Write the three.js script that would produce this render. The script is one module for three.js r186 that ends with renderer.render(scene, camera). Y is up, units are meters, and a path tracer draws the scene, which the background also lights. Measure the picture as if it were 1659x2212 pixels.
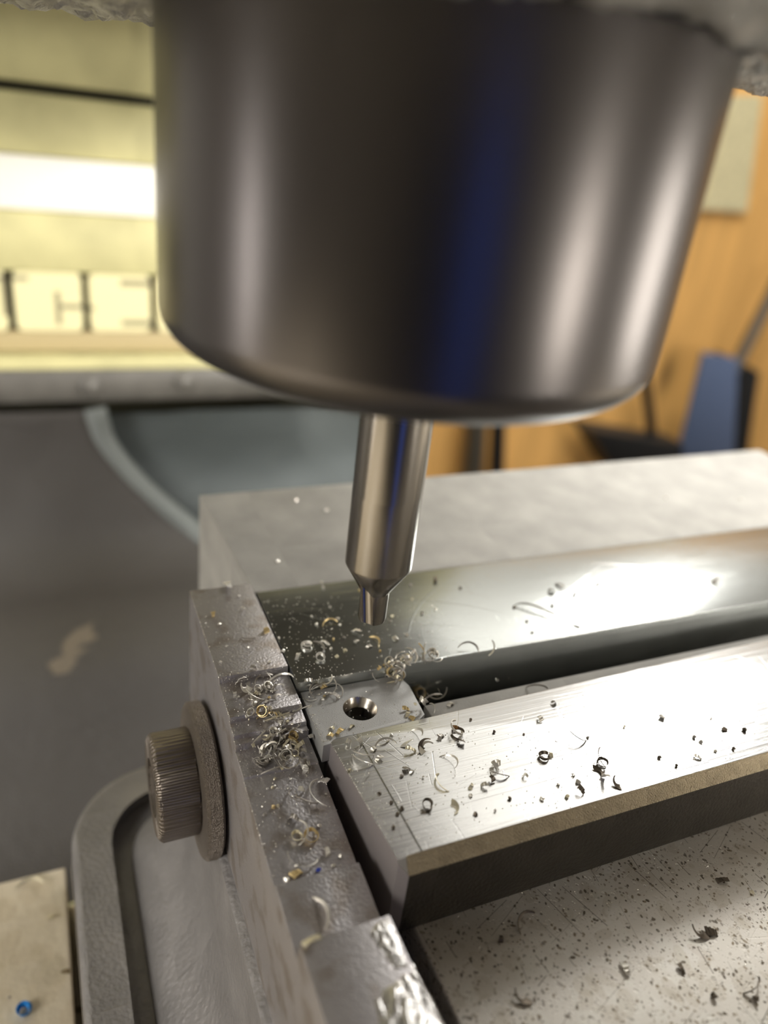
import * as THREE from 'three';
import { RectAreaLightUniformsLib } from 'three/addons/lights/RectAreaLightUniformsLib.js';
import { mergeGeometries, mergeVertices, toCreasedNormals } from 'three/addons/utils/BufferGeometryUtils.js';
import { ImprovedNoise } from 'three/addons/math/ImprovedNoise.js';
import { Brush, Evaluator, SUBTRACTION } from 'three-bvh-csg';

// ---------------------------------------------------------------- camera
// all helper coordinates are millimetres, the scene itself is in metres; origin = axis of the spindle on the workpiece's top
const MM = 0.001, FPX = 1661, CX = 829.5, CY = 1106;
const scene = new THREE.Scene();
const camera = new THREE.PerspectiveCamera(2 * Math.atan(CY / FPX) * 180 / Math.PI, 1659 / 2212, 0.004, 30);
const CAM = new THREE.Vector3(-43.38, 86.40, 88.38);
const ROT = new THREE.Euler(-0.46861, -0.454826, 0.125336, 'YXZ');
camera.position.copy(CAM).multiplyScalar(MM);
camera.rotation.copy(ROT);
camera.focus = 0.122;
camera.userData.fStop = 9.6;
scene.add(camera);
camera.updateMatrixWorld();

const renderer = new THREE.WebGLRenderer({ antialias: true });
renderer.toneMapping = THREE.LinearToneMapping;
renderer.toneMappingExposure = 1.08;
renderer.shadowMap.enabled = true;
RectAreaLightUniformsLib.init();
scene.background = new THREE.Color(0x000000);

// ---------------------------------------------------------------- lamps (light sources; their fittings are built further down)
const LAMP = {
  work: { at: [330, 232, -225], to: [40, 0, 0], w: 76, h: 76, color: 0xfffdf8, power: 38 },
  frontRight: { at: [470, -60, 600], to: [20, 30, 0], w: 110, h: 190, color: 0xfff8ee, power: 9 },
  sideRight: { at: [820, -40, 130], to: [20, 40, 10], w: 210, h: 230, color: 0xfff8ee, power: 4.6 },
  sideLeft: { at: [-640, -45, -60], to: [-20, 40, 0], w: 40, h: 190, color: 0xfffaf6, power: 7.5 },
  leftHigh: { at: [-800, 420, 260], to: [-40, -50, 0], w: 340, h: 340, color: 0xfffcf6, power: 12 },
  ceiling: { at: [150, 1500, -80], to: [150, 0, -81], w: 1200, h: 700, color: 0xfffdf8, power: 15 },
};
const lampPoses = {};
for (const k in LAMP) {
  const L = LAMP[k];
  const l = new THREE.RectAreaLight(L.color, L.power, L.w * MM, L.h * MM);
  l.name = 'light_' + k;
  l.position.set(...L.at).multiplyScalar(MM);
  l.lookAt(new THREE.Vector3(...L.to).multiplyScalar(MM));
  l.castShadow = true;
  scene.add(l);
  l.updateMatrixWorld();
  lampPoses[k] = l;
}
// spot lamp aimed at the machine column from the front, past the chuck
const SPOT = { at: [520, 167, 640], to: [-30, 20, -280] };
const spot = new THREE.SpotLight(0xfffaf0, 4.4, 0, 8 * Math.PI / 180, 0.5, 2);
spot.name = 'light_spot'; spot.position.set(...SPOT.at).multiplyScalar(MM); spot.target.position.set(...SPOT.to).multiplyScalar(MM);
spot.castShadow = true; spot.shadow.radius = 2; scene.add(spot, spot.target);

// ---------------------------------------------------------------- helpers
let seed = 20240611;
const rnd = () => { seed = (seed * 1664525 + 1013904223) >>> 0; return seed / 4294967296; };
const rr = (a, b) => a + (b - a) * rnd();
const perlin = new ImprovedNoise();
const fbm = (x, y, z = 0, o = 4) => { let s = 0, a = 1, f = 1; for (let i = 0; i < o; i++) { s += a * perlin.noise(x * f, y * f, z + i * 7.3); a *= 0.5; f *= 2.03; } return s; };
const camQ = new THREE.Quaternion().setFromEuler(ROT);
const ray = (px, py) => new THREE.Vector3((px - CX) / FPX, -(py - CY) / FPX, -1).applyQuaternion(camQ);
const onY = (px, py, y) => { const d = ray(px, py); return CAM.clone().addScaledVector(d, (y - CAM.y) / d.y); };
const onZ = (px, py, z) => { const d = ray(px, py); return CAM.clone().addScaledVector(d, (z - CAM.z) / d.z); };

const taken = {};
const numbered = n => { taken[n] = (taken[n] ?? -1) + 1; return taken[n] ? n + '_' + String(taken[n]).padStart(3, '0') : n; };
const originOf = new WeakMap();
function thing(name, label, category, origin = [0, 0, 0], group) {
  const o = new THREE.Group(); o.name = numbered(name); scene.add(o);
  o.position.set(...origin).multiplyScalar(MM); originOf.set(o, origin);
  o.userData = { label, category }; if (group) o.userData.group = group;
  return o;
}
function finish(geo, origin) { geo.translate(-origin[0], -origin[1], -origin[2]); geo.scale(MM, MM, MM); return geo; }
function part(name, geo, mat, parent, label) {
  const origin = originOf.get(parent);
  const m = new THREE.Mesh(finish(geo, origin), mat); m.name = name; m.castShadow = m.receiveShadow = true;
  if (label) m.userData.label = label;
  originOf.set(m, origin); parent.add(m); return m;
}
function solo(name, geo, mat, label, category, origin = [0, 0, 0], group) {
  const m = new THREE.Mesh(finish(geo, origin), mat); m.name = numbered(name); m.castShadow = m.receiveShadow = true;
  m.position.set(...origin).multiplyScalar(MM); originOf.set(m, origin);
  m.userData = { label, category }; if (group) m.userData.group = group;
  scene.add(m); return m;
}
function struct(name, geo, mat, label) {
  const m = new THREE.Mesh(finish(geo, [0, 0, 0]), mat); m.name = name; m.castShadow = m.receiveShadow = true;
  m.userData = { kind: 'structure', label }; originOf.set(m, [0, 0, 0]); scene.add(m); return m;
}
// uv in units of tile millimetres, projected along each face's main axis
function boxUV(geo, tile = 40, ou = 0, ov = 0) {
  let g = geo.index ? geo.toNonIndexed() : geo;
  const p = g.attributes.position, n = p.count, uv = new Float32Array(n * 2);
  const a = new THREE.Vector3(), b = new THREE.Vector3(), c = new THREE.Vector3(), q = new THREE.Vector3();
  for (let i = 0; i < n; i += 3) {
    a.fromBufferAttribute(p, i); b.fromBufferAttribute(p, i + 1); c.fromBufferAttribute(p, i + 2);
    q.copy(b).sub(a).cross(c.clone().sub(a));
    const ax = Math.abs(q.x), ay = Math.abs(q.y), az = Math.abs(q.z);
    [a, b, c].forEach((v, k) => {
      let u, w;
      if (ay >= ax && ay >= az) { u = v.x; w = -v.z; } else if (ax >= az) { u = v.z; w = v.y; } else { u = v.x; w = v.y; }
      uv[(i + k) * 2] = (u - ou) / tile; uv[(i + k) * 2 + 1] = (w - ov) / tile;
    });
  }
  g.setAttribute('uv', new THREE.BufferAttribute(uv, 2));
  for (const k of Object.keys(g.attributes)) if (!['position', 'normal', 'uv'].includes(k)) g.deleteAttribute(k);
  return g;
}
function creased(g, deg = 35) { g = g.index ? g.toNonIndexed() : g; return toCreasedNormals(g, deg * Math.PI / 180); }
function shapeOf(pts) { const s = new THREE.Shape(); pts.forEach(([x, y], i) => i ? s.lineTo(x, y) : s.moveTo(x, y)); s.closePath(); return s; }
const bevelOpt = (d, b, seg = 2) => ({ depth: Math.max(d - 2 * b, 0.001), bevelEnabled: b > 0, bevelThickness: b, bevelSize: b, bevelOffset: -b, bevelSegments: seg, curveSegments: 20, steps: 1 });
function plan(pts, y0, y1, b = 0.15, seg = 2) {          // outline in x,z pulled up from y0 to y1
  const s = pts instanceof THREE.Shape ? pts : shapeOf(pts.map(([x, z]) => [x, -z]));
  const g = new THREE.ExtrudeGeometry(s, bevelOpt(y1 - y0, b, seg));
  g.rotateX(-Math.PI / 2); g.translate(0, y0 + b, 0); return g;
}
function profX(pts, x0, x1, b = 0.15) {                  // outline in z,y pulled from x0 to x1
  const g = new THREE.ExtrudeGeometry(shapeOf(pts.map(([z, y]) => [-z, y])), bevelOpt(x1 - x0, b));
  g.rotateY(Math.PI / 2); g.translate(x0 + b, 0, 0); return g;
}
function box(x0, x1, y0, y1, z0, z1, b = 0) { return plan([[x0, z0], [x1, z0], [x1, z1], [x0, z1]], y0, y1, b); }
function rounded(x0, x1, z0, z1, r) {                    // rounded rectangle in x,z as a shape (shape y = -z)
  const s = new THREE.Shape();
  s.moveTo(x0 + r, -z0); s.lineTo(x1 - r, -z0); s.absarc(x1 - r, -z0 - r, r, Math.PI / 2, 0, true);
  s.lineTo(x1, -z1 + r); s.absarc(x1 - r, -z1 + r, r, 0, -Math.PI / 2, true);
  s.lineTo(x0 + r, -z1); s.absarc(x0 + r, -z1 + r, r, -Math.PI / 2, -Math.PI, true);
  s.lineTo(x0, -z0 - r); s.absarc(x0 + r, -z0 - r, r, Math.PI, Math.PI / 2, true);
  return s;
}
const csg = new Evaluator(); csg.attributes = ['position', 'normal']; csg.useGroups = false;
function prep(g) { g = g.index ? g : mergeVertices(g); for (const k of Object.keys(g.attributes)) if (k !== 'position' && k !== 'normal') g.deleteAttribute(k); g.clearGroups(); return g; }
function cut(g, ...tools) { let a = new Brush(prep(g)); a.updateMatrixWorld(); for (const t of tools) { const b = new Brush(prep(t)); b.updateMatrixWorld(); a = csg.evaluate(a, b, SUBTRACTION); } return a.geometry; }
const lathe = (pts, seg = 64) => new THREE.LatheGeometry(pts.map(([r, y]) => new THREE.Vector2(r, y)), seg);
function cyl(r, a, b, seg = 40, r2 = r) {                // cylinder between two points
  const A = new THREE.Vector3(...a), B = new THREE.Vector3(...b), d = B.clone().sub(A);
  const g = new THREE.CylinderGeometry(r2, r, d.length(), seg);
  g.applyQuaternion(new THREE.Quaternion().setFromUnitVectors(new THREE.Vector3(0, 1, 0), d.clone().normalize()));
  const m = A.add(B).multiplyScalar(0.5); g.translate(m.x, m.y, m.z); return g;
}

// ---------------------------------------------------------------- textures
function canvasTex(w, h, draw, srgb, repeat = true) {
  const c = document.createElement('canvas'); c.width = w; c.height = h; draw(c.getContext('2d'), w, h);
  const t = new THREE.CanvasTexture(c); if (srgb) t.colorSpace = THREE.SRGBColorSpace;
  if (repeat) t.wrapS = t.wrapT = THREE.RepeatWrapping; return t;
}
function dataTex(w, h, f, srgb) {                        // f(u, v) -> grey or [r, g, b], 0..1
  const d = new Uint8Array(w * h * 4);
  for (let y = 0; y < h; y++) for (let x = 0; x < w; x++) {
    let c = f(x / w, y / h); if (typeof c === 'number') c = [c, c, c];
    const i = (y * w + x) * 4; for (let k = 0; k < 3; k++) d[i + k] = Math.max(0, Math.min(255, c[k] * 255)); d[i + 3] = 255;
  }
  const t = new THREE.DataTexture(d, w, h); t.wrapS = t.wrapT = THREE.RepeatWrapping; t.magFilter = THREE.LinearFilter;
  t.minFilter = THREE.LinearMipmapLinearFilter; t.generateMipmaps = true; if (srgb) t.colorSpace = THREE.SRGBColorSpace; t.needsUpdate = true; return t;
}
const grey = v => { v = Math.round(Math.max(0, Math.min(255, v))); return `rgb(${v},${v},${v})`; };
// grinding lines along u, plus random scratches; arcs = swirl marks
function groundCanvas(w, h, { base = 128, lines = 500, amp = 30, scratches = 60, arcs = 0, pits = 0, blotch = 12, wave = 0, lw = 2.2 }) {
  return canvasTex(w, h, (g) => {
    g.fillStyle = grey(base); g.fillRect(0, 0, w, h);
    for (let i = 0; i < 160; i++) { const x = rr(0, w), y = rr(0, h), r = rr(0.03, 0.16) * h; g.globalAlpha = 0.06; g.fillStyle = grey(base + rr(-1, 1) * blotch * 5); g.beginPath(); g.ellipse(x, y, r * rr(1, 3), r, 0, 0, 7); g.fill(); }
    for (let i = 0; i < lines; i++) {
      const y = rr(0, h), x = rr(-0.3, 1) * w, L = rr(0.15, 0.8) * w, s = rr(-0.012, 0.012) + wave;
      g.globalAlpha = rr(0.15, 0.6); g.strokeStyle = grey(base + rr(-1, 1) * amp); g.lineWidth = rr(0.6, lw);
      g.beginPath(); g.moveTo(x, y); g.quadraticCurveTo(x + L / 2, y - s * L / 2 + rr(-3, 3), x + L, y - s * L); g.stroke();
    }
    for (let i = 0; i < arcs; i++) {
      g.globalAlpha = rr(0.2, 0.75); g.strokeStyle = grey(base + rr(-1.4, 1.6) * amp); g.lineWidth = rr(0.8, 2.6);
      const r = rr(0.35, 1.5) * h; const cx = rr(0, 1) * w, cy = rr(0.2, 1.9) * h, a = rr(Math.PI, 1.7 * Math.PI);
      g.beginPath(); g.ellipse(cx, cy, r * 1.6, r, 0, a, a + rr(0.4, 1.2)); g.stroke();
    }
    for (let i = 0; i < scratches; i++) {
      const x = rr(0, w), y = rr(0, h), a = rr(0, 6.28), L = rr(0.02, 0.2) * h;
      g.globalAlpha = rr(0.3, 0.9); g.strokeStyle = grey(base + (rnd() < 0.6 ? -1 : 1) * amp * rr(.5, 1.3)); g.lineWidth = rr(0.6, 1.5);
      g.beginPath(); g.moveTo(x, y); g.quadraticCurveTo(x + Math.cos(a) * L * .5 + rr(-4, 4), y + Math.sin(a) * L * .5 + rr(-4, 4), x + Math.cos(a) * L, y + Math.sin(a) * L); g.stroke();
    }
    for (let i = 0; i < pits; i++) {
      const r = Math.pow(rnd(), 3) * 5 + 0.7; g.globalAlpha = rr(0.4, 1); g.fillStyle = grey(base - amp * rr(1, 3));
      g.beginPath(); g.ellipse(rr(0, w), rr(0, h), r * rr(0.7, 1.8), r, rr(0, 3), 0, 7); g.fill();
    }
    g.globalAlpha = 1;
  });
}
const T = {
  jawBump: groundCanvas(2048, 512, { lines: 900, amp: 40, scratches: 240, lw: 3.4 }),
  jawRough: groundCanvas(1024, 256, { base: 150, lines: 500, amp: 60, scratches: 120, blotch: 14 }),
  swirl: groundCanvas(2048, 512, { lines: 260, amp: 26, scratches: 90, arcs: 130 }),
  slideBump: groundCanvas(1024, 1024, { lines: 60, amp: 40, scratches: 260, pits: 2600 }),
  slideColor: canvasTex(1024, 1024, (g, w, h) => {
    g.fillStyle = 'rgb(232,228,222)'; g.fillRect(0, 0, w, h);
    for (let i = 0; i < 240; i++) { g.globalAlpha = 0.10; g.fillStyle = rnd() < .5 ? 'rgb(150,135,110)' : 'rgb(250,250,250)'; g.beginPath(); g.ellipse(rr(0, w), rr(0, h), rr(8, 60), rr(6, 40), rr(0, 3), 0, 7); g.fill(); }
    for (let i = 0; i < 4600; i++) { const r = Math.pow(rnd(), 3.4) * 5 + 0.7; g.globalAlpha = rr(.2, .75); g.fillStyle = rnd() < .6 ? 'rgb(84,74,62)' : 'rgb(130,114,92)'; g.beginPath(); g.ellipse(rr(0, w), rr(0, h), r * rr(.7, 1.9), r, rr(0, 3), 0, 7); g.fill(); }
    for (let i = 0; i < 60; i++) { g.globalAlpha = rr(.3, .8); g.strokeStyle = 'rgb(70,62,52)'; g.lineWidth = rr(.8, 2.6); const x = rr(0, w), y = rr(0, h), a = rnd() < .6 ? rr(1.2, 1.9) : rr(-.6, -.3), L = rr(40, 260); g.beginPath(); g.moveTo(x, y); g.lineTo(x + Math.cos(a) * L, y + Math.sin(a) * L); g.stroke(); }
  }, true),
  grain: dataTex(512, 512, (u, v) => { const n = fbm(u * 48, v * 48, 0, 3) * .35 + fbm(u * 6, v * 6, 9, 3) * .3; return .5 + n; }),
  fine: dataTex(512, 512, (u, v) => .5 + .32 * fbm(u * 90, v * 90, 3, 2) + .12 * (rnd() - .5)),
  mottle: dataTex(512, 512, (u, v) => { const n = fbm(u * 5, v * 5, 4, 5); return .9 + .07 * n + .04 * (rnd() - .5); }, true),
  rust: dataTex(512, 512, (u, v) => { const n = fbm(u * 7, v * 7, 14, 5), k = Math.max(0, Math.min(1, (n - .05) * 2.2)), d = .06 * (rnd() - .5); return [.87 - .09 * k + d, .86 - .11 * k + d, .86 - .14 * k + d]; }, true),
  wood: dataTex(1024, 1024, (u, v) => {
    let x = u * 6, k = 0; const knots = [[.36, .3, .03], [.72, .66, .026], [.15, .8, .03], [.55, .12, .022]];
    let warp = 0; for (const [a, b, s] of knots) { const dx = u - a, dy = (v - b) * .45, d = Math.hypot(dx, dy); warp += .5 * Math.exp(-d * d / (s * s * 6)) * Math.sign(dx || 1); k += Math.exp(-d * d / (s * s * .5)); }
    const g = .5 + .5 * Math.sin((x + warp + .35 * fbm(u * 3, v * .8, 2, 3)) * 14), f = fbm(u * 130, v * 5, 5, 2) * .12;
    const t = .95 + .045 * g + f * .5 - .4 * Math.min(1, k); return [t * .96, t * .74, t * .43];
  }, true),
  knurl: canvasTex(256, 64, (g, w, h) => { for (let i = 0; i < 64; i++) { g.fillStyle = i % 2 ? '#fff' : '#222'; g.fillRect(i * 4, 0, 4, h); } for (let i = 0; i < 500; i++) { g.globalAlpha = .35; g.fillStyle = grey(rr(0, 255)); g.fillRect(rr(0, w), rr(0, h), rr(1, 5), rr(1, 5)); } }),
  table: canvasTex(1024, 1024, (g, w, h) => {
    g.fillStyle = 'rgb(206,194,172)'; g.fillRect(0, 0, w, h);
    for (let i = 0; i < 300; i++) { g.globalAlpha = .12; g.fillStyle = ['rgb(150,132,100)', 'rgb(230,222,205)', 'rgb(165,150,140)'][i % 3]; g.beginPath(); g.ellipse(rr(0, w), rr(0, h), rr(10, 80), rr(8, 50), rr(0, 3), 0, 7); g.fill(); }
    for (let i = 0; i < 14; i++) { g.globalAlpha = .75; g.fillStyle = 'rgb(84,66,38)'; g.beginPath(); g.ellipse(rr(0, w), rr(0, h), rr(8, 70), rr(4, 9), rr(-.6, .2), 0, 7); g.fill(); }
    for (let i = 0; i < 1500; i++) { g.globalAlpha = .3; g.fillStyle = rnd() < .5 ? '#8a7a64' : '#efe7da'; g.fillRect(rr(0, w), rr(0, h), rr(1, 3), rr(1, 3)); }
  }, true),
  brush: canvasTex(512, 512, (g, w, h) => { g.fillStyle = grey(128); g.fillRect(0, 0, w, h); for (let i = 0; i < 900; i++) { g.globalAlpha = rr(.1, .5); g.fillStyle = grey(rr(90, 170)); g.fillRect(0, rr(0, h), w, rr(.6, 2)); } }),
};
const rep = (t, u, v = u) => { const c = t.clone(); c.repeat.set(u, v); c.needsUpdate = true; return c; };

// ---------------------------------------------------------------- materials (base colours of the things themselves)
const metal = (color, roughness, extra = {}) => new THREE.MeshStandardMaterial({ color, roughness, metalness: 1, side: THREE.DoubleSide, ...extra });
const matte = (color, roughness, extra = {}) => new THREE.MeshStandardMaterial({ color, roughness, metalness: 0, side: THREE.DoubleSide, ...extra });
const M = {
  jawFront: metal(0xcccccb, 0.38, { bumpMap: T.jawBump, bumpScale: 0.00011, roughnessMap: T.jawRough }),
  jawRear: metal(0xbcbfbd, 0.38, { bumpMap: T.swirl, bumpScale: 0.00015, roughnessMap: T.jawRough }),
  block: new THREE.MeshStandardMaterial({ color: 0xb4b1ab, roughness: 0.72, metalness: 0.25, bumpMap: T.fine, bumpScale: 0.00004, map: T.mottle }),
  slide: metal(0xf4f3f1, 0.6, { map: T.slideColor, bumpMap: T.slideBump, bumpScale: 0.00014 }),
  jawEnd: new THREE.MeshStandardMaterial({ color: 0x9a9290, roughness: 0.55, metalness: 0.55, side: THREE.DoubleSide, bumpMap: T.fine, bumpScale: 0.00004 }),
  jawScale: metal(0x5f5a53, 0.5, { bumpMap: T.grain, bumpScale: 0.00012, map: T.mottle }),
  stop: metal(0xcecccd, 0.5, { map: T.rust, bumpMap: T.fine, bumpScale: 0.0001 }),
  torn: metal(0xd8d6d4, 0.3, { bumpMap: T.grain, bumpScale: 0.0001 }),
  chamfer: metal(0xa89a80, 0.55, { bumpMap: T.grain, bumpScale: 0.00025, map: T.mottle }),
  piece: new THREE.MeshStandardMaterial({ color: 0xa9a8a6, roughness: 0.6, metalness: 0.6, bumpMap: T.fine, bumpScale: 0.00005 }),
  bore: metal(0xc9c2b8, 0.22, { bumpMap: T.brush, bumpScale: 0.00002 }),
  tool: metal(0x9d978e, 0.22, { bumpMap: T.brush, bumpScale: 0.000004 }),
  chuck: metal(0x6a6664, 0.3, { bumpMap: rep(T.brush, 1, 2), bumpScale: 0.00001 }),
  casting: new THREE.MeshStandardMaterial({ color: 0xc9c7c0, roughness: 0.5, metalness: 0.5, side: THREE.DoubleSide, bumpMap: T.grain, bumpScale: 0.0006, map: T.mottle }),
  viseCast: new THREE.MeshStandardMaterial({ color: 0x9d9997, roughness: 0.5, metalness: 0.5, bumpMap: T.grain, bumpScale: 0.0002, map: T.mottle, side: THREE.DoubleSide }),
  screw: metal(0x877e75, 0.45, { bumpMap: T.grain, bumpScale: 0.0012 }),
  knurl: metal(0x877e75, 0.45, { bumpMap: T.knurl, bumpScale: 0.0004 }),
  rubber: matte(0x4d4946, 0.45, { bumpMap: T.grain, bumpScale: 0.0004 }),
  rubberGrey: matte(0x565d5d, 0.4, { bumpMap: T.grain, bumpScale: 0.0004 }),
  rubberEdge: matte(0x7d8280, 0.5),
  stain: matte(0x746a5c, 0.7),
  paint: matte(0xd2cb96, 0.5, { map: T.mottle }),
  paintWhite: matte(0xe8e5dc, 0.45),
  paintTan: matte(0xb0a078, 0.5),
  seam: matte(0x2e2c18, 0.7),
  strip: matte(0x6e6b66, 0.4, { map: T.mottle }),
  table: matte(0xffffff, 0.42, { map: T.table, bumpMap: T.grain, bumpScale: 0.0002 }),
  wood: matte(0xffffff, 0.55, { map: T.wood }),
  wall: matte(0xa39c92, 0.8, { map: T.mottle }),
  ceiling: matte(0xdad8d4, 0.85),
  floor: matte(0x6a645c, 0.7, { map: T.mottle }),
  paper: matte(0xf2e6b8, 0.8, { map: T.mottle }),
  bluePlastic: matte(0x5c6b8a, 0.35),
  blackSteel: matte(0x17181a, 0.5),
  rod: metal(0x8a867e, 0.4),
  machineGreen: matte(0xb9b48a, 0.5),
  coat: matte(0x131315, 0.9),
  blueCloth: matte(0x2c4fb4, 0.85),
  lampShell: matte(0x26282b, 0.4),
};
const glow = (color, k) => new THREE.MeshStandardMaterial({ color: 0x111111, emissive: color, emissiveIntensity: k, roughness: 0.5 });
const chipMats = [[0xd9d4c9, .34], [0xc2bdb2, .4], [0xd6cdb2, .4], [0x98928a, .42], [0xcdb684, .4], [0xe8e4dc, .32]].map(([c, r]) => metal(c, r, { metalness: .65 }));
const darkChip = metal(0x6a6156, 0.5), brownChip = metal(0x8a6a48, 0.5);
const chipWord = new Map([[chipMats[0], 'pale'], [chipMats[1], 'grey'], [chipMats[2], 'straw coloured'], [chipMats[3], 'dull grey'], [chipMats[4], 'gold coloured'], [chipMats[5], 'bright'], [darkChip, 'dark'], [brownChip, 'brown']]);
const chipPick = () => chipMats[[0, 0, 0, 1, 1, 1, 3, 3, 5, 5, 2, 2, 0, 1, 3, 4][Math.floor(rnd() * 16)]];

// ================================================================ THE SETTING
struct('floor', boxUV(box(-1900, 1900, -1100, -1050, -700, 2300), 900), M.floor, 'dark grey workshop floor');
struct('ceiling', boxUV(box(-1900, 1900, 1560, 1610, -700, 2300), 900), M.ceiling, 'pale workshop ceiling');
struct('wall_back', boxUV(box(120, 1900, -1050, 205, -660, -610), 620, 210, 60), M.wood, 'orange brown wooden wall behind the milling machine');
struct('wall_upper', boxUV(mergeGeometries([box(-1900, 120, -1050, 1560, -660, -610), box(120, 1900, 205, 1560, -660, -610)]), 900), M.ceiling, 'pale painted wall above the wooden boards');
struct('wall_front', boxUV(box(-1900, 1900, -1050, 1560, 2250, 2300), 900), M.wall, 'beige workshop wall behind the viewer');
struct('wall_left', boxUV(box(-1250, -1200, -1050, 1560, -610, 2250), 900), M.wall, 'beige workshop wall');
struct('wall_right', boxUV(box(1850, 1900, -1050, 1560, -610, 2250), 900), M.wall, 'beige workshop wall');

// ================================================================ MACHINE VISE
const vise = thing('machine_vise', 'grey steel machine vise clamping a small drilled plate between its jaws', 'vise', [60, -85, 10]);
{
  // base casting: flange with a raised lip, a groove and a sloping inner body
  const flange = plan(rounded(-46.5, 178, -57, 130, 20), -85, -64, 1.2, 3);
  const lipShape = rounded(-46.3, 177.8, -56.8, 129.8, 20);
  lipShape.holes.push(rounded(-39.6, 171, -50, 123, 15));
  const lip = new THREE.ExtrudeGeometry(lipShape, { ...bevelOpt(5.4, 1.4, 3), curveSegments: 24 }); lip.rotateX(-Math.PI / 2); lip.translate(0, -65.2 + 1.4, 0);
  // inner body: stacked rounded rectangles with a sloping side
  const rings = [[-34.8, -46, 13, -66], [-34.2, -45.4, 13, -62.5], [-33.2, -44.4, 13, -60.6], [-30, -41, 12, -57.5], [-26, -37, 10, -53], [-23.5, -34, 8, -46], [-22.6, -33, 7, -33], [-22.4, -32.8, 7, -30.5], [-21.6, -32, 6.5, -30]];
  const pos = [], idx = [], N = 4 * 14; let rows = 0;
  for (const [x0, z0, r, y] of rings) {
    const x1 = 130 - x0 + 10, z1 = 73 - z0;
    for (let c = 0; c < 4; c++) for (let k = 0; k < 14; k++) {
      const a = Math.PI + c * Math.PI / 2 + k / 13 * Math.PI / 2;
      const ccx = (c === 0 || c === 3) ? x0 + r : x1 - r, ccz = (c === 0 || c === 1) ? z0 + r : z1 - r;
      pos.push(ccx + r * Math.cos(a), y, ccz + r * Math.sin(a));
    }
    rows++;
  }
  for (let j = 0; j < rows - 1; j++) for (let i = 0; i < N; i++) { const a = j * N + i, b = j * N + (i + 1) % N; idx.push(a, a + N, b, b, a + N, b + N); }
  const top = (rows - 1) * N; pos.push(60, -30, 20); const cI = pos.length / 3 - 1; for (let i = 0; i < N; i++) idx.push(top + i, cI, top + (i + 1) % N);
  let inner = new THREE.BufferGeometry(); inner.setAttribute('position', new THREE.Float32BufferAttribute(pos, 3)); inner.setIndex(idx); inner.computeVertexNormals();
  const parts = [flange, lip, inner].map(g => boxUV(creased(g, 50), 45));
  part('vise_base', mergeGeometries(parts), M.viseCast, vise, 'grey cast base with a raised rounded lip');
  part('fixed_jaw', boxUV(creased(plan([[-11.4, -78], [176, -80.5], [177.5, -34.4], [-9.2, -34.4]], -30, 2, 0.5, 3), 30), 50), M.block, vise, 'broad matte light grey fixed jaw block');
  // rear jaw plate
  const rj = plan([[-8.8, -34.3], [140, -34.3], [140, -5.6], [-8.9, -6.5]], -30, 2, 0.18, 2);
  const rjg = boxUV(creased(rj, 30), 110, -9, 6.5);
  { const uv = rjg.attributes.uv; for (let i = 0; i < uv.count; i++) uv.setY(i, uv.getY(i) * 3.6); }
  part('jaw_plate', rjg, M.jawRear, vise, 'polished rear jaw plate with swirl scratches');
  // moving slide
  part('moving_slide', boxUV(creased(cut(plan([[-2.0, 24], [160, 24], [160, 125], [-1.6, 125]], -29.9, -14, 0.5, 3)), 30), 42), M.slide, vise, 'pitted moving slide with dark specks');
  // front jaw plate: end face not quite square, wide rough chamfer along its front edge, shallow milled strip at its end
  const fj = plan([[-7.35, 5.55], [140, 2.6], [140, 29.95], [-4.4, 29.95], [-5.75, 28.9]], -13.95, 0.2, 0.16, 2);
  const cham = profX([[28.45, 0.9], [33, 0.9], [33, -2.15], [29.98, -2.15], [28.5, 0.2]], -20, 150, 0);
  const strip = plan([[-12, 3], [-2.75, 3], [-2.0, 32], [-12, 32]], -0.02, 2, 0);
  const body = cut(fj, cham, strip);
  const fjg = boxUV(creased(body, 25), 110, -9, 30);
  { const uv = fjg.attributes.uv; for (let i = 0; i < uv.count; i++) uv.setY(i, uv.getY(i) * 3.6); }
  // the plate's front and end faces were left as they came: dark scale in front, dull at the end
  const pick = (g, test) => { const p = g.attributes.position, yes = [], no = [], a = new THREE.Vector3(), b = new THREE.Vector3(), c = new THREE.Vector3(), n = new THREE.Vector3(); for (let i = 0; i < p.count; i += 3) { a.fromBufferAttribute(p, i); b.fromBufferAttribute(p, i + 1); c.fromBufferAttribute(p, i + 2); n.copy(b).sub(a).cross(c.clone().sub(a)).normalize(); (test(n, a) ? yes : no).push(i, i + 1, i + 2); } const sub = ids => { const q = new THREE.BufferGeometry(); for (const k of ['position', 'normal', 'uv']) { const A = g.attributes[k], w = A.itemSize, arr = new Float32Array(ids.length * w); ids.forEach((id, j) => { for (let e = 0; e < w; e++) arr[j * w + e] = A.array[id * w + e]; }); q.setAttribute(k, new THREE.BufferAttribute(arr, w)); } return q; }; return [sub(yes), sub(no)]; };
  const [frontFace, rest1] = pick(fjg, (n, a) => n.z > .85 && a.z > 25);
  const [endFace, rest2] = pick(rest1, (n, a) => n.x < -.6 && a.x < -3);
  const fm = part('jaw_plate', rest2, M.jawFront, vise, 'ground front jaw plate with fine lengthwise lines');
  part('front_face', boxUV(frontFace, 30), M.jawScale, fm, 'dark scaled front face of the jaw plate');
  part('end_face', boxUV(endFace, 30), M.jawEnd, fm, 'dull purplish grey end face of the jaw plate');
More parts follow.
